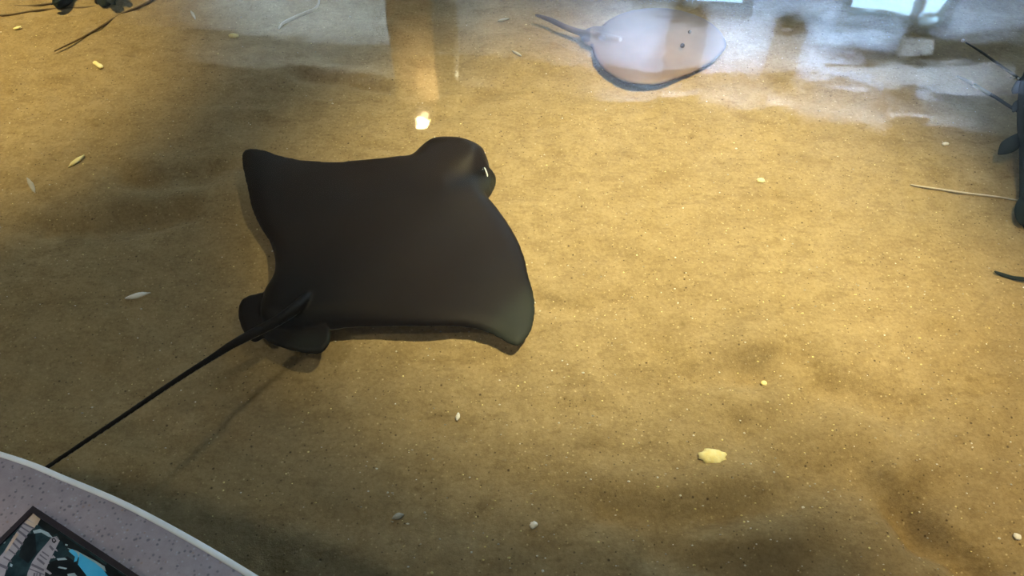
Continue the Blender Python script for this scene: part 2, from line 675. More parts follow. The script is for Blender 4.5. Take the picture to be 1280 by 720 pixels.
DISC = [(302, 200), (304, 190), (313, 185.5), (331, 188), (352, 195), (385, 201), (425, 202.5), (465, 200), (497, 198.5), (514, 198),
        (523, 190), (535, 180.5), (549, 177), (573, 180), (594, 187), (607, 195), (611, 205), (613, 214), (619, 219), (620, 230), (614, 243), (610, 249),
        (622, 262), (636, 281), (649, 304), (657, 326), (661, 345), (667, 366), (669, 388), (666, 410), (658, 424), (647, 433), (634, 429), (614, 418),
        (592, 411), (560, 408), (520, 408), (480, 408), (445, 409), (418, 411), (395, 415), (365, 418), (340, 412), (325, 398), (330, 368), (340, 350), (344, 330),
        (338, 305), (325, 284), (315, 262), (309, 236), (304, 214)]
PELV_R = [(336, 428), (330, 420), (345, 402), (375, 388), (400, 395), (412, 410), (414, 420), (411, 432), (402, 441), (390, 443), (368, 439), (350, 434)]
PELV_L = [(318, 428), (306, 418), (299, 402), (298, 386), (302, 376), (312, 370), (328, 366), (342, 360), (352, 375), (345, 400), (332, 420)]
HEAD = [(496, 226), (513, 200), (523, 190), (535, 180.5), (549, 177), (573, 180), (594, 187), (606, 195), (610, 204), (610, 212), (601, 218), (580, 224), (556, 234), (530, 252), (505, 262), (494, 245)]


def bat_mid(px, py):
    z = ZS + .026
    z += .030 * gauss(px, py, 300, 190, 80)          # the far wing lifted a little
    z -= .013 * gauss(px, py, 668, 410, 75)          # the near tip bent down to the sand
    z += .008 * gauss(px, py, 580, 340, 90)
    z += .010 * gauss(px, py, 590, 200, 60)
    z -= .012 * gauss(px, py, 614, 232, 16)
    return z


def bat_top(px, py):
    t, v = seg_v(px, py, 585, 205, 350, 405)
    thick = .007 + .030 * math.exp(-(v / 62) ** 2) * (1 - .55 * min(max(t, 0), 1)) + .010 * math.exp(-(v / 130) ** 2)
    _t, dv = seg_v(px, py, 556, 248, 606, 228)
    thick -= .016 * math.exp(-(dv / 13) ** 2) * min(max(_t, 0), 1)
    return max(thick, .004)


def bat_bot(px, py):
    t, v = seg_v(px, py, 585, 205, 350, 405)
    return .006 + .018 * math.exp(-(v / 70) ** 2)


def head_w(px, py):
    t = ((px - 516) * .80 + (py - 243) * -.60) / 74
    t = min(max(t, 0), 1)
    return t * t * (3 - 2 * t)


ray_anchor = at(480, 300, ZS)
bat = thing('bat_ray', 'large dark brown bat ray with long whip tail gliding over the sand', 'ray', (ray_anchor.x, ray_anchor.y, ZS))
parts = [
    flat_body(DISC, 3.4, bat_mid, bat_top, bat_bot, 22),
    flat_body(PELV_R, 3.0, lambda x, y: ZS + .024 + .0001 * (x - 330), lambda x, y: .006, lambda x, y: .005, 5),
    flat_body(PELV_L, 3.0, lambda x, y: ZS + .026, lambda x, y: .007, lambda x, y: .006, 5),
    flat_body(HEAD, 3.0, lambda x, y: ZS + .026 + .020 * head_w(x, y), lambda x, y: .012 + .022 * head_w(x, y) - .012 * gauss(x, y, 608, 205, 25), lambda x, y: .016, 20),
]
tail_px = [(450, 322, .016, .013), (412, 352, .034, .0135), (388, 371, .049, .0118), (366, 388, .062, .0098), (345, 402, .070, .0085), (318, 416, .074, .0078), (290, 431, .079, .0066), (265, 447, .084, .0050), (238, 464, .090, .0044), (200, 489, .100, .0040), (150, 523, .112, .0037),
           (105, 553, .122, .0034), (65, 580, .131, .0032), (36, 600, .134, .0030)]
tp = spline([(*at(a, b, ZS + h), r) for a, b, h, r in tail_px], 8)
parts.append(tube_geo([p[:3] for p in tp], [p[3] for p in tp], 10))
body = fuse(parts, 'body', M_BAT, .0021, bat, 40)


def pale_fn(co, no):
    px, py = project(co)
    # beyond a slanting line across the near wing tip
    s = ((px - 655) * .62 + (py - 352) * .78)
    d2 = ((px - 592) * .80 + (py - 408) * -.05)
    tip = 1 / (1 + np.exp(-(s - 12) / 6.0)) * 1 / (1 + np.exp(-(d2 - 12) / 7.0)) * (px > 560)
    lobe = np.exp(-((px - 613) ** 2 + (py - 231) ** 2) / 13 ** 2) * 1.3
    fin = .55 * np.exp(-((px - 385) / 30) ** 2 - ((py - 428) / 13) ** 2) * (py > 412)
    rim = 2.2 * np.exp(-((px - 411.5) / 2.6) ** 2 - ((py - 425) / 9) ** 2)  # highlight along the fin edge, painted into the colour
    return np.maximum(np.maximum(tip, np.minimum(lobe, 1)), np.maximum(fin, rim)) * (no[:, 2] > -.3)


def head_fn(co, no):
    px, py = project(co)
    h = np.exp(-(((px - 558) / 62) ** 2 + ((py - 202) / 40) ** 2)) * .85
    ridge = np.exp(-((px - 480 + (py - 270) * .9) / 55) ** 2 - ((py - 265) / 60) ** 2) * .35  # soft highlight on the midline ridge, painted in
    return np.maximum(h, ridge)


add_attr(body, 'pale', pale_fn)
add_attr(body, 'head', head_fn)


def painted_shade_fn(co, no):
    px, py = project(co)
    d = .75 * np.exp(-((px - 385) / 60) ** 2 - ((py - 375) / 45) ** 2)  # shade of the hollow round the tail base, put into the skin colour
    d = np.maximum(d, .6 * np.exp(-((px - 315) / 30) ** 2 - ((py - 205) / 28) ** 2))  # same painted shade on the lifted wing tip
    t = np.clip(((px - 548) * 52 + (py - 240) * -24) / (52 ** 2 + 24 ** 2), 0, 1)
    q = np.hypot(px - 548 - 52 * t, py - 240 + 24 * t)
    d = np.maximum(d, .95 * np.exp(-(q / 6.5) ** 2) * (.25 + .75 * t))  # crease between head and wing darkened as painted shade
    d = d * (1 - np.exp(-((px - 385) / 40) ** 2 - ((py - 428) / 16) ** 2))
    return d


add_attr(body, 'dark', painted_shade_fn)
add_attr(body, 'belly', lambda co, no: (no[:, 2] < -.45).astype(float) * .9)


def ball(name, c, r, mat, parent, sx=1, sy=1, sz=1):
    bm = bmesh.new()
    bmesh.ops.create_uvsphere(bm, u_segments=16, v_segments=10, radius=r)
    for v in bm.verts:
        v.co = Vector((v.co.x * sx, v.co.y * sy, v.co.z * sz)) + c
    me = bpy.data.meshes.new(name)
    bm.to_mesh(me)
    bm.free()
    me.materials.append(mat)
    me.polygons.foreach_set('use_smooth', [True] * len(me.polygons))
    o = bpy.data.objects.new(name, me)
    COL.objects.link(o)
    if parent is not None:
        o.parent = parent
        o.matrix_parent_inverse = Matrix.Translation(-parent.location)
    return o


# eye, set into the side of the head
ec = at(603, 214, ZS + .050)
ball('eye', ec, .0085, M_EYE, bat)
arc = []  # glint on the eye, built as a small pale arc
for a in np.linspace(.1, 1.9, 8):
    arc.append(at(606.5 + 4.2 * math.cos(a) * .7, 215 - 7 * (a - 1) * .9, ZS + .0585))
v, f = tube_geo(arc, [.0007] + [.0014] * 6 + [.0007], 8)
tag(link_mesh('eye_glint', v, f, M_GLINT, bat), 'white glint on the eye, modelled as a pale arc')
sp = at(586, 223, ZS + .046)
ball('spiracle', sp, .008, M_EYE, bat, 1.3, .8, .8)

# ------------------------------------------------------------------ stingray under the glare
ST_OUT = [(741, 66), (748, 80), (760, 92), (777, 101), (800, 106), (826, 105.5), (850, 97), (872, 88), (890, 78), (902, 67), (908, 58), (905, 46), (893, 32), (872, 20),
          (845, 12), (815, 10), (786, 14), (762, 24), (747, 38), (740, 52)]
st_anchor = at(822, 60, ZS)
st = thing('stingray', 'pinkish tan round stingray with dark disc margin, half veiled by window glare', 'ray', (st_anchor.x, st_anchor.y, ZS))


def st_mid(px, py):
    return ZS + .010 + .003 * math.sin(px * .05)


sparts = [flat_body(ST_OUT, 2.6, st_mid, lambda x, y: .006 + .022 * math.exp(-((x - 835) / 45) ** 2 - ((y - 55) / 26) ** 2), lambda x, y: .008, 9)]
sparts.append(flat_body([(752, 62), (740, 60), (728, 52), (726, 42), (738, 34), (754, 34), (764, 48)], 2.6, lambda x, y: ZS + .010, lambda x, y: .006, lambda x, y: .005, 4))
ttp = spline([(*at(a, b, ZS + h), r) for a, b, h, r in [(775, 53, .016, .012), (748, 45, .018, .010), (725, 40.5, .020, .0078), (705, 33, .022, .0066), (688, 25, .024, .006), (669, 18.5, .026, .0035)]], 8)
sparts.append(tube_geo([p[:3] for p in ttp], [p[3] for p in ttp], 10))
st_body = fuse(sparts, 'body', M_STING, .0026, st, 30)


def edge_fn(co, no):
    px, py = project(co)
    loop = np.array(spline(ST_OUT, 6, True))
    P = np.stack([px, py], 1)
    d, _ = poly_dist(P, loop)
    on_edge = np.exp(-(d / 2.3) ** 2) * ((px < 845) * (px > 738) * (py > 55) + (px > 878) * (py > 48) + .25)
    tail = ((px < 738) & (py < 52)) * (.9 - .5 * np.exp(-((px - 712) / 8) ** 2))
    root = np.exp(-((px - 752) / 12) ** 2 - ((py - 40) / 14) ** 2) * .7
    return np.maximum(np.maximum(on_edge, tail), root)


add_attr(st_body, 'edge', edge_fn)
ball('eye', at(853, 57, ZS + .037), .0055, M_EYE, st)
ball('eye', at(862, 40, ZS + .034), .004, M_EYE, st)

# ------------------------------------------------------------------ seaweed


def weed_blade(name, pts, mat, parent, flat=.3, seg=10, label=None):
    """A thick-bodied blade or stalk through (px, py, height over sand, half width)."""
    pp = spline([(*at(a, b, ZS + h), r) for a, b, h, r in pts], 7)
    v, f = tube_geo([p[:3] for p in pp], [p[3] for p in pp], seg, flat)
    o = link_mesh(name, v, f, mat, parent)
    if label:
        tag(o, label)
    return o


rb = on_sand(1290, 292)
weed = thing('seaweed', 'dark slate green seaweed with two long bare stalks, at the edge of the sand', 'seaweed', (rb.x, rb.y, rb.z))
weed_blade('stem', [(1290, 292, 0, .010), (1283, 268, 0.0055, .013), (1282, 235, 0.0165, .011), (1279, 190, 0.0275, .008), (1277, 150, 0.044, .009), (1281, 110, 0.0605, .011), (1290, 80, 0.077, .009)], M_WEED, weed, .8)
weed_blade('stem', [(1300, 290, 0, .010), (1297, 240, 0.0165, .012), (1290, 200, 0.0275, .012), (1288, 160, 0.044, .010), (1300, 120, 0.066, .008)], M_WEED, weed, .8)
weed_blade('stalk', [(1286, 108, 0.0605, .0032), (1268, 94, 0.066, .0032), (1245, 78, 0.0715, .0030), (1225, 64, 0.077, .0026), (1207, 53, 0.0825, .0018)], M_WEED, weed, .9)
weed_blade('stalk', [(1280, 143, 0.044, .0042), (1262, 133, 0.04675, .0040), (1245, 122, 0.0495, .0044), (1225, 111, 0.05225, .0042), (1212, 103, 0.055, .0050), (1196, 95, 0.05775, .0026)], M_WEED, weed, .7)
weed_blade('stalk_band', [(1238, 118.2, 0.05033, .0050), (1228, 112.5, 0.05198, .0050), (1217, 106, 0.0539, .0049)], M_WEEDL, weed, .75, label='pale band round the lower stalk')
weed_blade('leaf', [(1280, 165, 0.033, .003), (1272, 172, 0.033, .010), (1262, 182, 0.03025, .016), (1254, 189, 0.0275, .010), (1248, 193, 0.0264, .002)], M_WEED, weed, .3)
weed_blade('leaf', [(1284, 125, 0.0495, .003), (1276, 128, 0.0495, .009), (1270, 134, 0.0484, .008), (1266, 140, 0.04675, .002)], M_WEED, weed, .3)
weed_blade('leaf', [(1288, 90, 0.066, .004), (1279, 103, 0.0605, .012), (1270, 113, 0.055, .009), (1266, 117, 0.0539, .002)], M_WEED, weed, .3)
weed_blade('leaf', [(1284, 240, 0.0165, .004), (1278, 258, 0.01375, .012), (1276, 272, 0.011, .010), (1277, 281, 0.0088, .003)], M_WEED, weed, .3)
for px, py, h in ((1264, 96, 0.06875), (1268, 97.5, 0.06875), (1273, 98, 0.06875), (1203.5, 50.5, 0.0836)):
    tag(ball('air_bubble', at(px, py, ZS + h), .0024 if px > 1210 else .0034, M_GLINT, weed), 'white air bubble clinging to the stalk')

tb = on_sand(112, -22)
weed2 = thing('seaweed', 'brown thin-stemmed seaweed clump with dark green holdfasts above the golden sand patch', 'seaweed', (tb.x, tb.y, tb.z))
weed_blade('holdfast', [(92, -22, 0, .02), (82, -8, 0.009, .026), (76, 3, 0.0135, .020), (74, 9, 0.0135, .006)], M_WEED, weed2, .7)
weed_blade('holdfast', [(138, -24, 0, .02), (134, -10, 0.009, .024), (131, 2, 0.0135, .017), (130, 8, 0.0135, .005)], M_WEED, weed2, .7)
for q, (bx, by, dx, dy) in enumerate(((92, -18, -26, 10), (96, -22, -30, -14), (84, -10, -20, 16), (100, -26, 4, -34), (134, -16, 24, 12), (138, -22, 30, -8), (130, -12, 14, 18), (128, -26, -8, -36), (116, -24, -2, 20))):
    weed_blade('leaf', [(bx, by, .016, .004), (bx + dx * .35, by + dy * .35, .030, .013), (bx + dx * .7, by + dy * .7, .034, .011), (bx + dx, by + dy, .026, .002)], M_WEED, weed2, .25)
weed_blade('stem', [(140, 6, 0.004, 0.00255), (105, 9.5, 0.004, 0.00323), (70, 11, 0.004, 0.00306), (45, 13, 0.004, 0.00306), (15, 18, 0.004, 0.00289), (-20, 21, 0.004, 0.00255)], M_WEEDB, weed2, .8)
weed_blade('stem', [(80, 2, 0.004, 0.00255), (58, 5, 0.004, 0.00289), (30, 7.5, 0.004, 0.00255), (-10, 6, 0.004, 0.00221)], M_WEEDB, weed2, .8)
weed_blade('stem', [(215, -22, 0.004, 0.0034), (190, 0, 0.004, 0.0034), (148, 20, 0.004, 0.00323), (112, 42, 0.004, 0.00272), (68, 64, 0.004, 0.00153)], M_WEEDB, weed2, .9)
weed_blade('stem', [(215, -22, 0.004, 0.0034), (175, -24, 0.004, 0.0051), (138, -18, 0.004, 0.0051)], M_WEEDB, weed2, .9)

bl = on_sand(1268, 346)
blade = weed_blade('seaweed_strip', [(1243, 339, .008, .0018), (1252, 343, .008, .0044), (1268, 347.5, .008, .0046), (1292, 349, .008, .0040), (1310, 347, .008, .0015)], M_WEED, None, .5)
tag(recentre(blade), 'short dark green seaweed blade lying alone on the sand below the stalked seaweed', 'seaweed')

# pale strands lying on the sand


def strand(pts, rad, label):
    pp = spline([tuple(on_sand(a, b, rad * .8)) for a, b in pts], 8)
    n = len(pp)
    v, f = tube_geo(pp, [rad * (.5 + .5 * math.sin(math.pi * (i + .5) / n)) for i in range(n)], 8)
    o = link_mesh('pale_strand', v, f, M_STRAND)
    return tag(recentre(o), label, 'strand')


strand([(1138, 231), (1170, 236), (1210, 242), (1245, 246), (1276, 251)], .0022, 'long thin pale strand on the sand running up to the dark seaweed stem')
strand([(348, 36), (354, 29), (368, 22), (385, 15), (396, 9), (400, -4)], .0042, 'pale hooked strand on the sand beyond the lifted wing of the bat ray')

# ------------------------------------------------------------------ shell bits and leaf scraps


def scrap(name, a, b, w, mat, label, cat, kind='shell', seed=0):
    """A small domed shell fragment (or a pointed leaf scrap) between two places on the sand; w is its width in metres."""
    A, B = on_sand(*a, .003), on_sand(*b, .003)
    ax = (B - A)
    L = ax.length
    ax = Vector((ax.x, ax.y, 0)).normalized()
    ay = Vector((-ax.y, ax.x, 0))
    c = (A + B) / 2
    rn = random.Random(seed)
    n = 22
    verts, faces = [], []
    rings = (1.0, .72, .40)
    ring_r = []
    for k in range(n):
        t = 2 * math.pi * k / n
        if kind == 'leaf':
            x = math.cos(t)
            y = math.sin(t) * (1 - .55 * x * x) * (1.1 if math.sin(t) > 0 else .8)
            j = 1 + rn.uniform(-.06, .06)
        else:
            x, y = math.copysign(abs(math.cos(t)) ** .8, math.cos(t)), math.copysign(abs(math.sin(t)) ** .85, math.sin(t))
            j = 1 + rn.uniform(-.16, .12)
        ring_r.append((x * j, y * j))
    hgt = min(L, w) * .22
    for r in rings:
        for x, y in ring_r:
            verts.append(c + ax * (x * r * L / 2) + ay * (y * r * w / 2) + Vector((0, 0, hgt * (1 - r * r) + rn.uniform(-.04, .04) * hgt)))
    top = len(verts)
    verts.append(c + Vector((0, 0, hgt)))
    for r in (1.0,):
        for x, y in ring_r:
            verts.append(c + ax * (x * .97 * L / 2) + ay * (y * .97 * w / 2) - Vector((0, 0, .0018)))
    bot = len(verts)
    verts.append(c - Vector((0, 0, .0015)))
    for q in range(2):
        for k in range(n):
            k2 = (k + 1) % n
            faces.append((q * n + k, q * n + k2, (q + 1) * n + k2, (q + 1) * n + k))
    for k in range(n):
        k2 = (k + 1) % n
        faces.append((2 * n + k, 2 * n + k2, top))
        faces.append((k2, k, top + 1 + k, top + 1 + k2))
        faces.append((top + 1 + k2, top + 1 + k, bot))
    o = link_mesh(name, verts, faces, mat)
    return tag(recentre(o), label, cat)


SCRAPS = [
    ('shell_fragment', (873, 570), (909, 571), .026, M_SHELLY, 'broad bright yellow shell fragment, the largest piece lying on the sand', 'shell', 'shell'),
    ('leaf_scrap', (156, 374), (187, 365), .0125, M_SHELLW, 'slender cream leaf scrap lying on dim sand out from the bat ray tail', 'leaf', 'leaf'),
    ('leaf_scrap', (85, 208), (106, 194), .0135, M_SHELLY, 'pointed yellow leaf scrap on dim sand beside the lifted wing', 'leaf', 'leaf'),
    ('shell_fragment', (285, 44), (299, 44.5), .017, M_SHELLY, 'squarish pale yellow shell fragment near the pale hooked strand', 'shell', 'shell'),
    ('shell_fragment', (116, 76), (128, 85), .012, M_SHELLY, 'small yellow oval shell fragment just below the thin brown seaweed stem', 'shell', 'shell'),
    ('shell_fragment', (523, 157), (538, 150), .011, M_SHELLY, 'gleaming yellow shell fragment just beyond the head of the bat ray', 'shell', 'shell'),
    ('shell_fragment', (946, 225), (956, 225), .013, M_SHELLY, 'small round yellow shell fragment on the brightest sand, beneath the stingray', 'shell', 'shell'),
    ('leaf_scrap', (34, 223), (43, 240), .010, M_SHELLG, 'faded grey-tan leaf scrap on sand at the dim side of the tank', 'leaf', 'leaf'),
    ('pebble', (663, 659), (671, 653), .010, M_SHELLW, 'tiny round white pebble on the near sand below the bat ray', 'pebble', 'shell'),
    ('shell_fragment', (490, 648), (505, 643), .010, M_SHELLG, 'grey white sliver of shell on the near sand beside a dark speck', 'shell', 'leaf'),
    ('shell_fragment', (573, 515), (571, 526), .007, M_SHELLW, 'thin white upright sliver of shell on sand below the bat ray trailing edge', 'shell', 'leaf'),
    ('pebble', (1267, 670), (1277, 671), .010, M_SHELLW, 'white pebble at the end of the dark sand furrow', 'pebble', 'shell'),
    ('shell_fragment', (622, 27), (637, 22), .010, M_SHELLG, 'pale sliver of shell between the two rays, near the stingray tail', 'shell', 'leaf'),
    ('shell_fragment', (640, 63), (652, 70), .008, M_SHELLG, 'thin tan splinter of shell on sand under the stingray tail', 'shell', 'leaf'),
    ('shell_fragment', (238, 13), (244, 24), .008, M_SHELLG, 'small pale splinter of shell beyond the squarish yellow fragment', 'shell', 'leaf'),
    ('pebble', (951, 479), (959, 478), .009, M_SHELLY, 'small cream pebble beyond the broad yellow shell fragment', 'pebble', 'shell'),
    ('pebble', (16, 35), (27, 34), .010, M_SHELLY, 'small yellow pebble on the golden sand under the thin brown stems', 'pebble', 'shell'),
    ('pebble', (1178, 180), (1186, 179), .009, M_SHELLW, 'small white pebble on sand out from the seaweed leaf', 'pebble', 'shell'),
]
for i, (nm, a, b, w, mt, lab, cat, kd) in enumerate(SCRAPS):
    scrap(nm, a, b, w, mt, lab, cat, kd, i + 1)

# grit: tiny flecks nobody could count
gv, gf = [], []
rg = random.Random(11)
for k in range(1200):
    px, py = rg.uniform(-60, 1340), rg.uniform(20, 760)
    if k % 3 == 0:
        px, py = rg.uniform(480, 1300), rg.uniform(330, 720)
    p = at(px, py, ZS)
    if not (poly_dist(np.array([[p.x, p.y]]), np.array([(v.x, v.y) for v in inner[::3]]))[1][0]):
        continue
    p.z = float(sand_z(p.x, p.y)) + .0006
    r = rg.uniform(.0007, .0019) * (1.5 if rg.random() < .06 else 1)
    a = rg.uniform(0, 3.14)
    e = rg.uniform(.4, 1)
    b0 = len(gv)
    for q in range(5):
        t = a + q * 1.2566
        gv.append(p + Vector((math.cos(t) * r, math.sin(t) * r * e, rg.uniform(0, .0005))))
    gv.append(p + Vector((0, 0, r * .8)))
    gv.append(p - Vector((0, 0, r * .6)))
    for q in range(5):
        gf.append((b0 + q, b0 + (q + 1) % 5, b0 + 5))
        gf.append((b0 + (q + 1) % 5, b0 + q, b0 + 6))
gmi = []
for k in range(len(gf) // 10):
    gmi += [rg.choice((0, 0, 1, 1, 2))] * 10
grit = link_mesh('shell_grit', gv, gf, [M_SHELLW, M_SHELLY, M_SHELLG], None, False, gmi)
tag(grit, 'fine pale shell grit scattered over the sand bed', 'grit', kind='stuff')

# ------------------------------------------------------------------ picture sign lying on the rim
ZP = ZR + .012
C0, C1, C2 = at(41, 632, ZP), at(176, 721, ZP), at(-40, 682, ZP)
e1 = (C1 - C0).normalized()
e2 = (C2 - C0)
e2 = (e2 - e1 * e2.dot(e1)).normalized()
SL, SWD = .30, .21


def sp_(px, py):
    """Sign coordinates (along, across) of a place of the photograph."""
    d = at(px, py, ZP) - C0
    return d.dot(e1), d.dot(e2)


def sw(u, v, z):
    p = C0 + e1 * u + e2 * v
    return Vector((p.x, p.y, z))


sc_ = sw(SL / 2, SWD / 2, ZR)
sign = thing('picture_sign', 'dark bordered picture sign lying flat on the granite rim', 'sign', (sc_.x, sc_.y, ZR))
B = .0055
vo = [sw(u, v, z) for z in (ZR + .0008, ZP) for u, v in ((0, 0), (SL, 0), (SL, SWD), (0, SWD))]
vi = [sw(u, v, ZP) for u, v in ((B, B), (SL - B, B), (SL - B, SWD - B), (B, SWD - B))]
vd = [sw(u, v, ZP - .002) for u, v in ((B, B), (SL - B, B), (SL - B, SWD - B), (B, SWD - B))]
fr = link_mesh('sign_frame', vo + vi + vd, [(0, 1, 2, 3)] + [(k, (k + 1) % 4, 4 + (k + 1) % 4, 4 + k) for k in range(4)] + [(4 + k, 4 + (k + 1) % 4, 8 + (k + 1) % 4, 8 + k) for k in range(4)]
               + [(8 + k, 8 + (k + 1) % 4, 12 + (k + 1) % 4, 12 + k) for k in range(4)], M_PANELEDGE, sign, False)
tag(fr, 'dark border of the sign')

PRINT = []   # (material index, outline in photograph places), later ones over earlier ones
mats_p = [P_TEAL, P_TEALD, P_LILAC, P_STRIPE, P_CREAM, P_CYAN, P_PALE]


def q2p(pts):        # places in the enlarged view of the corner -> photograph
    return [(x / 6.737, 620 + y / 6.737) for x, y in pts]


PRINT += [(1, q2p([(330, 165), (420, 230), (500, 290), (430, 330), (330, 250), (300, 220)])),
          (1, q2p([(470, 290), (640, 400), (860, 560), (1130, 720), (900, 760), (740, 560), (560, 440), (500, 370)])),
          (1, q2p([(200, 330), (290, 300), (300, 470), (230, 560), (150, 500)])),
          (1, q2p([(380, 560), (560, 500), (700, 600), (740, 760), (420, 760), (360, 640)])),
          (6, q2p([(270, 285), (330, 270), (400, 300), (440, 345), (400, 335), (340, 300), (280, 310)])),
          (6, q2p([(560, 430), (640, 455), (800, 540), (960, 640), (1100, 730), (1060, 740), (900, 640), (760, 560), (640, 500)])),
          (6, q2p([(0, 330), (60, 300), (180, 215), (200, 220), (80, 320), (0, 380)])),
          # first jointed arm
          (2, q2p([(220, 175), (310, 225), (225, 315), (165, 420), (60, 560), (20, 700), (-120, 760), (-60, 560), (20, 470), (95, 350)])),
          (4, q2p([(262, 140), (340, 180), (305, 240), (222, 185)])),
          (4, q2p([(215, 190), (300, 235), (280, 265), (200, 215)])),
          (3, q2p([(150, 275), (225, 335), (215, 350), (140, 290)])),
          (3, q2p([(105, 322), (190, 395), (180, 410), (98, 338)])),
          (3, q2p([(85, 360), (165, 440), (155, 452), (80, 378)])),
          (3, q2p([(-10, 560), (62, 590), (55, 615), (-20, 580)])),
          # second jointed arm
          (2, q2p([(425, 345), (470, 330), (498, 365), (470, 420), (440, 480), (400, 560), (372, 640), (360, 770), (200, 770), (225, 640), (265, 545), (310, 480), (370, 410)])),
          (2, q2p([(395, 465), (445, 515), (430, 520), (385, 490)])),
          (2, q2p([(370, 520), (410, 560), (395, 568), (360, 545)])),
          (2, q2p([(372, 600), (430, 645), (415, 655), (365, 625)])),
          (3, q2p([(415, 405), (450, 440), (435, 455), (405, 420)])),
          (3, q2p([(310, 510), (372, 560), (362, 575), (300, 525)])),
          (3, q2p([(262, 560), (365, 610), (360, 628), (252, 578)])),
          (3, q2p([(275, 640), (292, 640), (275, 770), (255, 770)])),
          (3, q2p([(325, 640), (340, 640), (330, 770), (312, 770)])),
          # fine ribs and flecks
          (3, q2p([(190, 215), (285, 262), (278, 272), (184, 228)])), (3, q2p([(172, 245), (252, 300), (246, 308), (166, 257)])),
          (3, q2p([(60, 430), (128, 482), (122, 492), (54, 442)])), (3, q2p([(25, 500), (92, 540), (86, 550), (20, 512)])),
          (4, q2p([(130, 300), (150, 315), (60, 450), (30, 480), (45, 440)])),
          (1, q2p([(428, 352), (452, 348), (470, 372), (450, 392), (432, 378)])), (2, q2p([(436, 360), (452, 356), (458, 368), (446, 378)])),
          (3, q2p([(350, 455), (408, 497), (402, 506), (344, 466)])), (3, q2p([(330, 480), (390, 528), (384, 536), (324, 492)])),
          (3, q2p([(240, 600), (368, 652), (364, 660), (236, 610)])), (3, q2p([(300, 640), (310, 640), (298, 770), (286, 770)])),
          (2, q2p([(455, 430), (486, 452), (478, 462), (448, 446)])), (2, q2p([(440, 490), (462, 512), (452, 518), (432, 502)])),
          (6, q2p([(20, 365), (40, 372), (34, 392), (12, 388)])), (6, q2p([(80, 560), (100, 572), (92, 592), (74, 584)])),
          (6, q2p([(545, 395), (566, 402), (560, 414), (540, 408)])), (6, q2p([(735, 430), (800, 470), (792, 478), (728, 440)])),
          (6, q2p([(470, 520), (540, 512), (560, 530), (480, 536)])), (6, q2p([(490, 585), (560, 600), (548, 612), (480, 598)])),
          (0, q2p([(420, 300), (520, 380), (540, 470), (500, 500), (470, 440), (500, 370)])), (0, q2p([(860, 470), (930, 520), (1010, 590), (980, 600), (890, 540)])),
          # cyan water
          (5, q2p([(665, 472), (735, 520), (800, 560), (860, 610), (920, 690), (960, 780), (740, 780), (720, 660), (650, 570)])),
          (5, q2p([(570, 455), (600, 440), (640, 470), (655, 500), (640, 540), (615, 550), (625, 505), (590, 475)])),
          (1, q2p([(900, 560), (985, 600), (1020, 680), (960, 700), (890, 640), (875, 590)])),
          (6, q2p([(560, 650), (620, 640), (660, 690), (640, 730), (580, 720)])),
          ]
pv, pf = [Vector(p) for p in ((B, B), (SL - B, B), (SL - B, SWD - B), (B, SWD - B))], [[0, 1, 2, 3]]
lo_u, hi_u, lo_v, hi_v = B + .0004, SL - B - .0004, B + .0004, SWD - B - .0004
for mi, pts in PRINT:
    ids = []
    for px, py in pts:
        u, v_ = sp_(px, py)
        ids.append(len(pv))
        pv.append(Vector((min(max(u, lo_u), hi_u), min(max(v_, lo_v), hi_v))))
    pf.append(ids)
ov, _oe, of, _a, _b, orig = delaunay_2d_cdt(pv, [], pf, 1, 1e-6)
mi_out, faces_out = [], []
cen = np.array([[sum(ov[k].x for k in f_) / len(f_), sum(ov[k].y for k in f_) / len(f_)] for f_ in of])
mi_arr = np.zeros(len(of), int)
for mi, pts in PRINT:
    mi_arr[poly_dist(cen, np.array([sp_(px, py) for px, py in pts]))[1]] = mi
mi_out = mi_arr.tolist()
faces_out = [tuple(f_) for f_ in of]
pic = link_mesh('printed_picture', [sw(v_.x, v_.y, ZP - .0019) for v_ in ov], faces_out, mats_p, sign, False, mi_out)
tag(pic, 'glossy printed picture of jointed arms and bright cyan water')

# ------------------------------------------------------------------ the room, seen mirrored in the water
ZC = ZW + 2.78
ZT = ZW + 2.30
a0, a1 = at_mirrored(800, 11, ZT), at_mirrored(1182, 41, ZT)
WD = Vector((a1.x - a0.x, a1.y - a0.y, 0)).normalized()
WN = Vector((-WD.y, WD.x, 0))            # points away from the tank
if WN.y < 0:
    WN = -WN


def s_at(px, py, z=ZT):
    """Run along the far wall of a mirrored place of the photograph."""
    d = at(px, py, 2 * ZW - z) - CAM
    d = Vector((d.x, d.y, 0))
    # cut the vertical plane through the ray with the wall line
    m = Matrix(((d.x, -WD.x), (d.y, -WD.y)))
    k = m.inverted() @ Vector((a0.x, a0.y))
    return k[1]


def wp(s, z, out=0.0):
    p = a0 + WD * s - WN * out
    return Vector((p.x, p.y, z))


def wall_box(name, s0, s1, z0, z1, o0, o1, mat, parent=None):
    v = [wp(s, z, o) for z in (z0, z1) for s, o in ((s0, o0), (s1, o0), (s1, o1), (s0, o1))]
    f = [(0, 3, 2, 1), (4, 5, 6, 7), (0, 1, 5, 4), (1, 2, 6, 5), (2, 3, 7, 6), (3, 0, 4, 7)]
    return link_mesh(name, v, f, mat, parent, False)


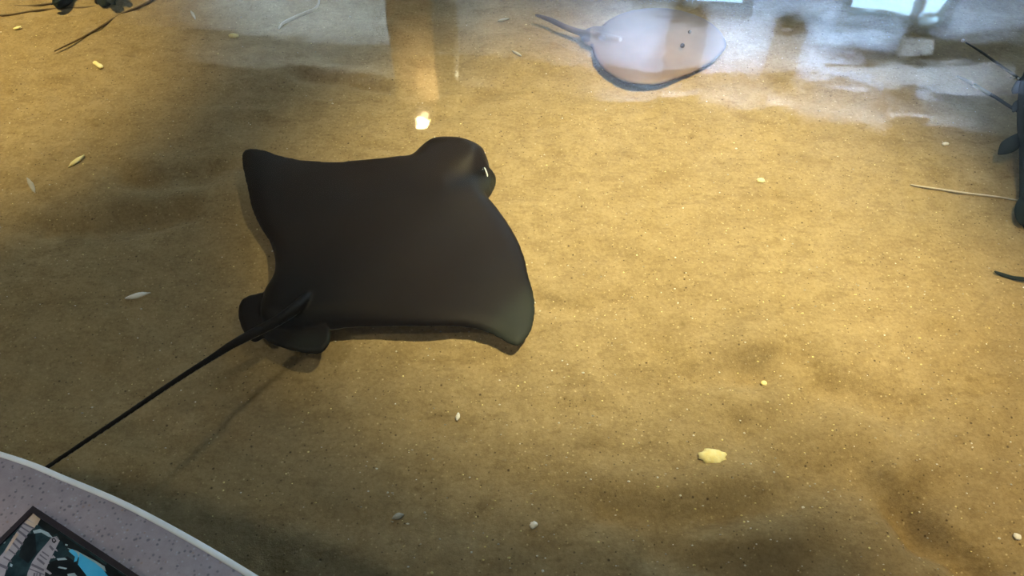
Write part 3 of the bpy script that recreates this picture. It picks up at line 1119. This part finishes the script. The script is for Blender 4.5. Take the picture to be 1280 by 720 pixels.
WINS = [(s_at(790, 10), s_at(937, 19), .95, ZT), (s_at(1045, 32), s_at(1182, 41), .95, ZT)]
s_l, s_r = -6.2, 4.2
cuts_s = sorted([s_l, s_r] + [w[0] for w in WINS] + [w[1] for w in WINS])
cuts_z = [0, .95, ZT, ZC]
vv, ff = [], []
for s in cuts_s:
    for z in cuts_z:
        vv.append(wp(s, z))
nz = len(cuts_z)
for i in range(len(cuts_s) - 1):
    for j in range(nz - 1):
        mid = (cuts_s[i] + cuts_s[i + 1]) / 2
        if j == 1 and any(w[0] < mid < w[1] for w in WINS):
            continue
        ff.append((i * nz + j, (i + 1) * nz + j, (i + 1) * nz + j + 1, i * nz + j + 1))
wall = link_mesh('wall_far', vv, ff, M_WALL, None, False)
so = wall.modifiers.new('thickness', 'SOLIDIFY')
so.thickness = .14
so.offset = 1 if (wp(0, 0, -1) - wp(0, 0)).dot(Vector(wall.data.polygons[0].normal)) > 0 else -1
tag(wall, kind='structure')
for k, (s0, s1, z0, z1) in enumerate(WINS):
    wn = thing('window_%d' % (k + 1), None, None, wp((s0 + s1) / 2, z0))
    tag(wn, kind='structure')
    fw = .05
    v, f = [], []
    for (p0, p1, q0, q1) in ((s0, s1, z0, z0 + fw), (s0, s1, z1 - fw, z1), (s0, s0 + fw, z0 + fw, z1 - fw), (s1 - fw, s1, z0 + fw, z1 - fw)):
        b0 = len(v)
        v += [wp(s, z, o) for z in (q0, q1) for s, o in ((p0, -.10), (p1, -.10), (p1, .01), (p0, .01))]
        f += [tuple(b0 + i for i in q) for q in ((0, 3, 2, 1), (4, 5, 6, 7), (0, 1, 5, 4), (1, 2, 6, 5), (2, 3, 7, 6), (3, 0, 4, 7))]
    link_mesh('window_frame', v, f, M_FRAME, wn, False)
    sm_ = s0 + (s1 - s0) * (.40 if k == 0 else .70)
    wall_box('mullion', sm_ - .02, sm_ + .02, z0 + fw, z1 - fw, -.09, -.02, M_FRAME, wn)
    wall_box('pane', s0 + fw, s1 - fw, z0 + fw, z1 - fw, -.06, -.052, M_PANE, wn)
    # daylight comes in here: a sampling portal only, it gives no light of its own
    ld = bpy.data.lights.new('daylight_portal', 'AREA')
    ld.shape = 'RECTANGLE'
    ld.size, ld.size_y = s1 - s0, z1 - z0
    ld.cycles.is_portal = True
    lo_ = bpy.data.objects.new('daylight_portal', ld)
    COL.objects.link(lo_)
    lo_.location = wp((s0 + s1) / 2, (z0 + z1) / 2, -.15)
    lo_.rotation_euler = (-WN).to_track_quat('-Z', 'Y').to_euler()



def wall_hit(px, py):
    d = at(px, py, 0) - CAM
    h = Vector((d.x, d.y, 0))
    m = Matrix(((h.x, -WD.x), (h.y, -WD.y)))
    k = m.inverted() @ Vector((a0.x, a0.y))
    return k[1], 2 * ZW - (CAMZ + d.z * k[0])


sof = [wall_hit(*p) for p in ((1028, 73), (1080, 68), (1150, 64), (1260, 60), (1260, 104), (1195, 98), (1125, 90), (1065, 80))]
nsf = len(sof)
soffit = link_mesh('trim_4', [wp(s, z, .11) for s, z in sof] + [wp(s, z, .17) for s, z in sof],
                   [tuple(range(nsf)), tuple(range(2 * nsf - 1, nsf - 1, -1))] + [(k, nsf + k, nsf + (k + 1) % nsf, (k + 1) % nsf) for k in range(nsf)], M_BEAM, None, False)
tag(soffit, kind='structure')

# pilasters over the windows, each running on as a beam under the ceiling
for k, (px, w) in enumerate(((852, 46), (978, 36), (1136, 38))):
    sa, sb = s_at(px - w / 2, 70, 3.0), s_at(px + w / 2, 70, 3.0)
    p = wall_box('trim_%d' % (k + 1), sa, sb, ZT + .02, ZC, .002, .10, M_BEAM)
    tag(p, kind='structure')
    b_ = wall_box('ceiling_beam', sa, sb, ZC - .10, ZC - .002, .10, 2.6, M_BEAM)
    tag(b_, kind='structure')

ex = [(-6.0, -4.0), (5.6, -4.0)]
cl, cr = wp(s_l, 0), wp(s_r, 0)


def slab(name, z0, z1, mat):
    pts = [(cl.x, -4.0), (cr.x, -4.0), (cr.x, cr.y + .5), (cl.x, cl.y + .5)]
    v = [Vector((x, y, z)) for z in (z0, z1) for x, y in pts]
    o = link_mesh(name, v, [(0, 3, 2, 1), (4, 5, 6, 7), (0, 1, 5, 4), (1, 2, 6, 5), (2, 3, 7, 6), (3, 0, 4, 7)], mat, None, False)
    return tag(o, kind='structure')


slab('floor', -.1, 0, M_FLOOR)
slab('ceiling', ZC, ZC + .1, M_CEIL)
for nm, x0, x1, y0, y1 in (('wall_left', cl.x - .1, cl.x, -4.0, cl.y), ('wall_right', cr.x, cr.x + .1, -4.0, cr.y), ('wall_back', cl.x, cr.x, -4.1, -4.0)):
    v, f = box_geo(x0, x1, y0, y1, 0, ZC)
    tag(link_mesh(nm, v, f, M_DARKWALL, None, False), kind='structure')

# column whose one face is washed by a spotlight; both show mirrored beyond the bat ray's head
lampc = at_mirrored(529, 152, 3.33)
_a = Vector((lampc.x, lampc.y, 0)).normalized()
cc = lampc + _a * .50 + Vector((_a.y, -_a.x, 0)) * .06
ccx, ccy = cc.x, cc.y
rot = Matrix.Rotation(math.radians(66), 4, 'Z')
hw = .17
v, f = box_geo(-hw, hw, -hw, hw, 0, ZC)
colm = link_mesh('column', [rot @ Vector(p) + Vector((ccx, ccy, 0)) for p in v], f, M_COLUMN, None, False)
tag(colm, kind='structure')
lamp = thing('ceiling_spotlight', 'small spotlight mirrored as a warm glint beyond the head of the bat ray', 'lamp', (lampc.x, lampc.y, lampc.z))


def cyl_geo(c, r, z0, z1, seg=20):
    v = [Vector((c.x + r * math.cos(2 * math.pi * k / seg), c.y + r * math.sin(2 * math.pi * k / seg), z)) for z in (z0, z1) for k in range(seg)]
    f = [(k, (k + 1) % seg, seg + (k + 1) % seg, seg + k) for k in range(seg)] + [tuple(range(seg - 1, -1, -1)), tuple(range(seg, 2 * seg))]
    return v, f


v, f = cyl_geo(lampc, .05, lampc.z, lampc.z + .12)
link_mesh('lamp_housing', v, f, M_BLACK, lamp, False)
v, f = cyl_geo(lampc, .012, lampc.z + .12, ZC)
link_mesh('lamp_stem', v, f, M_BLACK, lamp, False)
v, f = cyl_geo(lampc, .040, lampc.z - .006, lampc.z - .0005)
tag(link_mesh('lamp_lens', v, f, glow('lamp_lens_glow', (1, .8, .5), 60), lamp, False), 'glowing warm lens')

# ------------------------------------------------------------------ lights


def spot(name, loc, target, power, col, size, blend=1.0, rad=.05):
    d = bpy.data.lights.new(name, 'SPOT')
    d.energy = power
    d.color = col
    d.spot_size = math.radians(size)
    d.spot_blend = blend
    d.shadow_soft_size = rad
    o = bpy.data.objects.new(name, d)
    COL.objects.link(o)
    o.location = loc
    o.rotation_euler = (Vector(target) - Vector(loc)).to_track_quat('-Z', 'Y').to_euler()
    return o


def area(name, loc, target, power, col, sx, sy):
    d = bpy.data.lights.new(name, 'AREA')
    d.shape = 'RECTANGLE'
    d.size, d.size_y = sx, sy
    d.energy = power
    d.color = col
    o = bpy.data.objects.new(name, d)
    COL.objects.link(o)
    o.location = loc
    o.rotation_euler = (Vector(target) - Vector(loc)).to_track_quat('-Z', 'Y').to_euler()
    return o


WARM = (1, .86, .48)
spot('spot_key', (1.15, 1.22, ZC - .15), at(822, 240, ZS), 940, WARM, 29, 1.0, .06)
spot('spot_corner', (-1.9, 1.9, ZC - .15), at(-110, 80, ZS), 600, (1, .80, .38), 28, 1.0, .06)
spot('spot_side', (1.5, .55, ZC - .15), at(1410, 570, ZS), 420, (1, .78, .38), 21, 1.0, .06)
spot('spot_tail', (-2.4, -.05, ZC - .15), at(300, 480, ZS), 88, (1, .95, .75), 44, 1.0, .14)
spot('rim_fill_added', (-1.0, -1.3, ZC - .15), (-.66, .12, ZR), 130, (1, .93, .95), 14, 1.0, .05)  # added spot without a fixture, brightens the rim
spot('spot_column', (lampc.x, lampc.y, lampc.z - .02), (ccx - .03, ccy - .1, 3.1), 48, (1, .72, .36), 150, 1.0, .03)
area('wall_wash_added', wp(s_at(985, 70), ZC - .12, .46), wp(s_at(985, 70), ZT + .1, 0), 130, (.50, .71, 1.0), 2.6, .12)  # added wash on the far wall, makes the mirrored haze
area('wall_wash_dim_added', wp(s_at(450, 70), ZC - .12, .46), wp(s_at(450, 70), ZT + .1, 0), 26, (.86, 1.0, .95), 2.2, .12)  # weaker added wash for the greyish haze, no lamp modelled
area('fill_light_added', (-.6, -1.8, ZC - .05), (-.6, -1.6, 0), 5, (.95, 1, .92), 2.4, 1.2)  # added soft fill behind the camera

wd = bpy.data.worlds.new('world')
SC.world = wd
wd.use_nodes = True
wn_ = wd.node_tree.nodes['Background']
wn_.inputs[0].default_value = (.55, .82, 1.0, 1)
wn_.inputs[1].default_value = 14.0

SC.cycles.use_denoising = True
SC.cycles.max_bounces = 8
SC.cycles.transparent_max_bounces = 12
SC.cycles.sample_clamp_indirect = 60.0
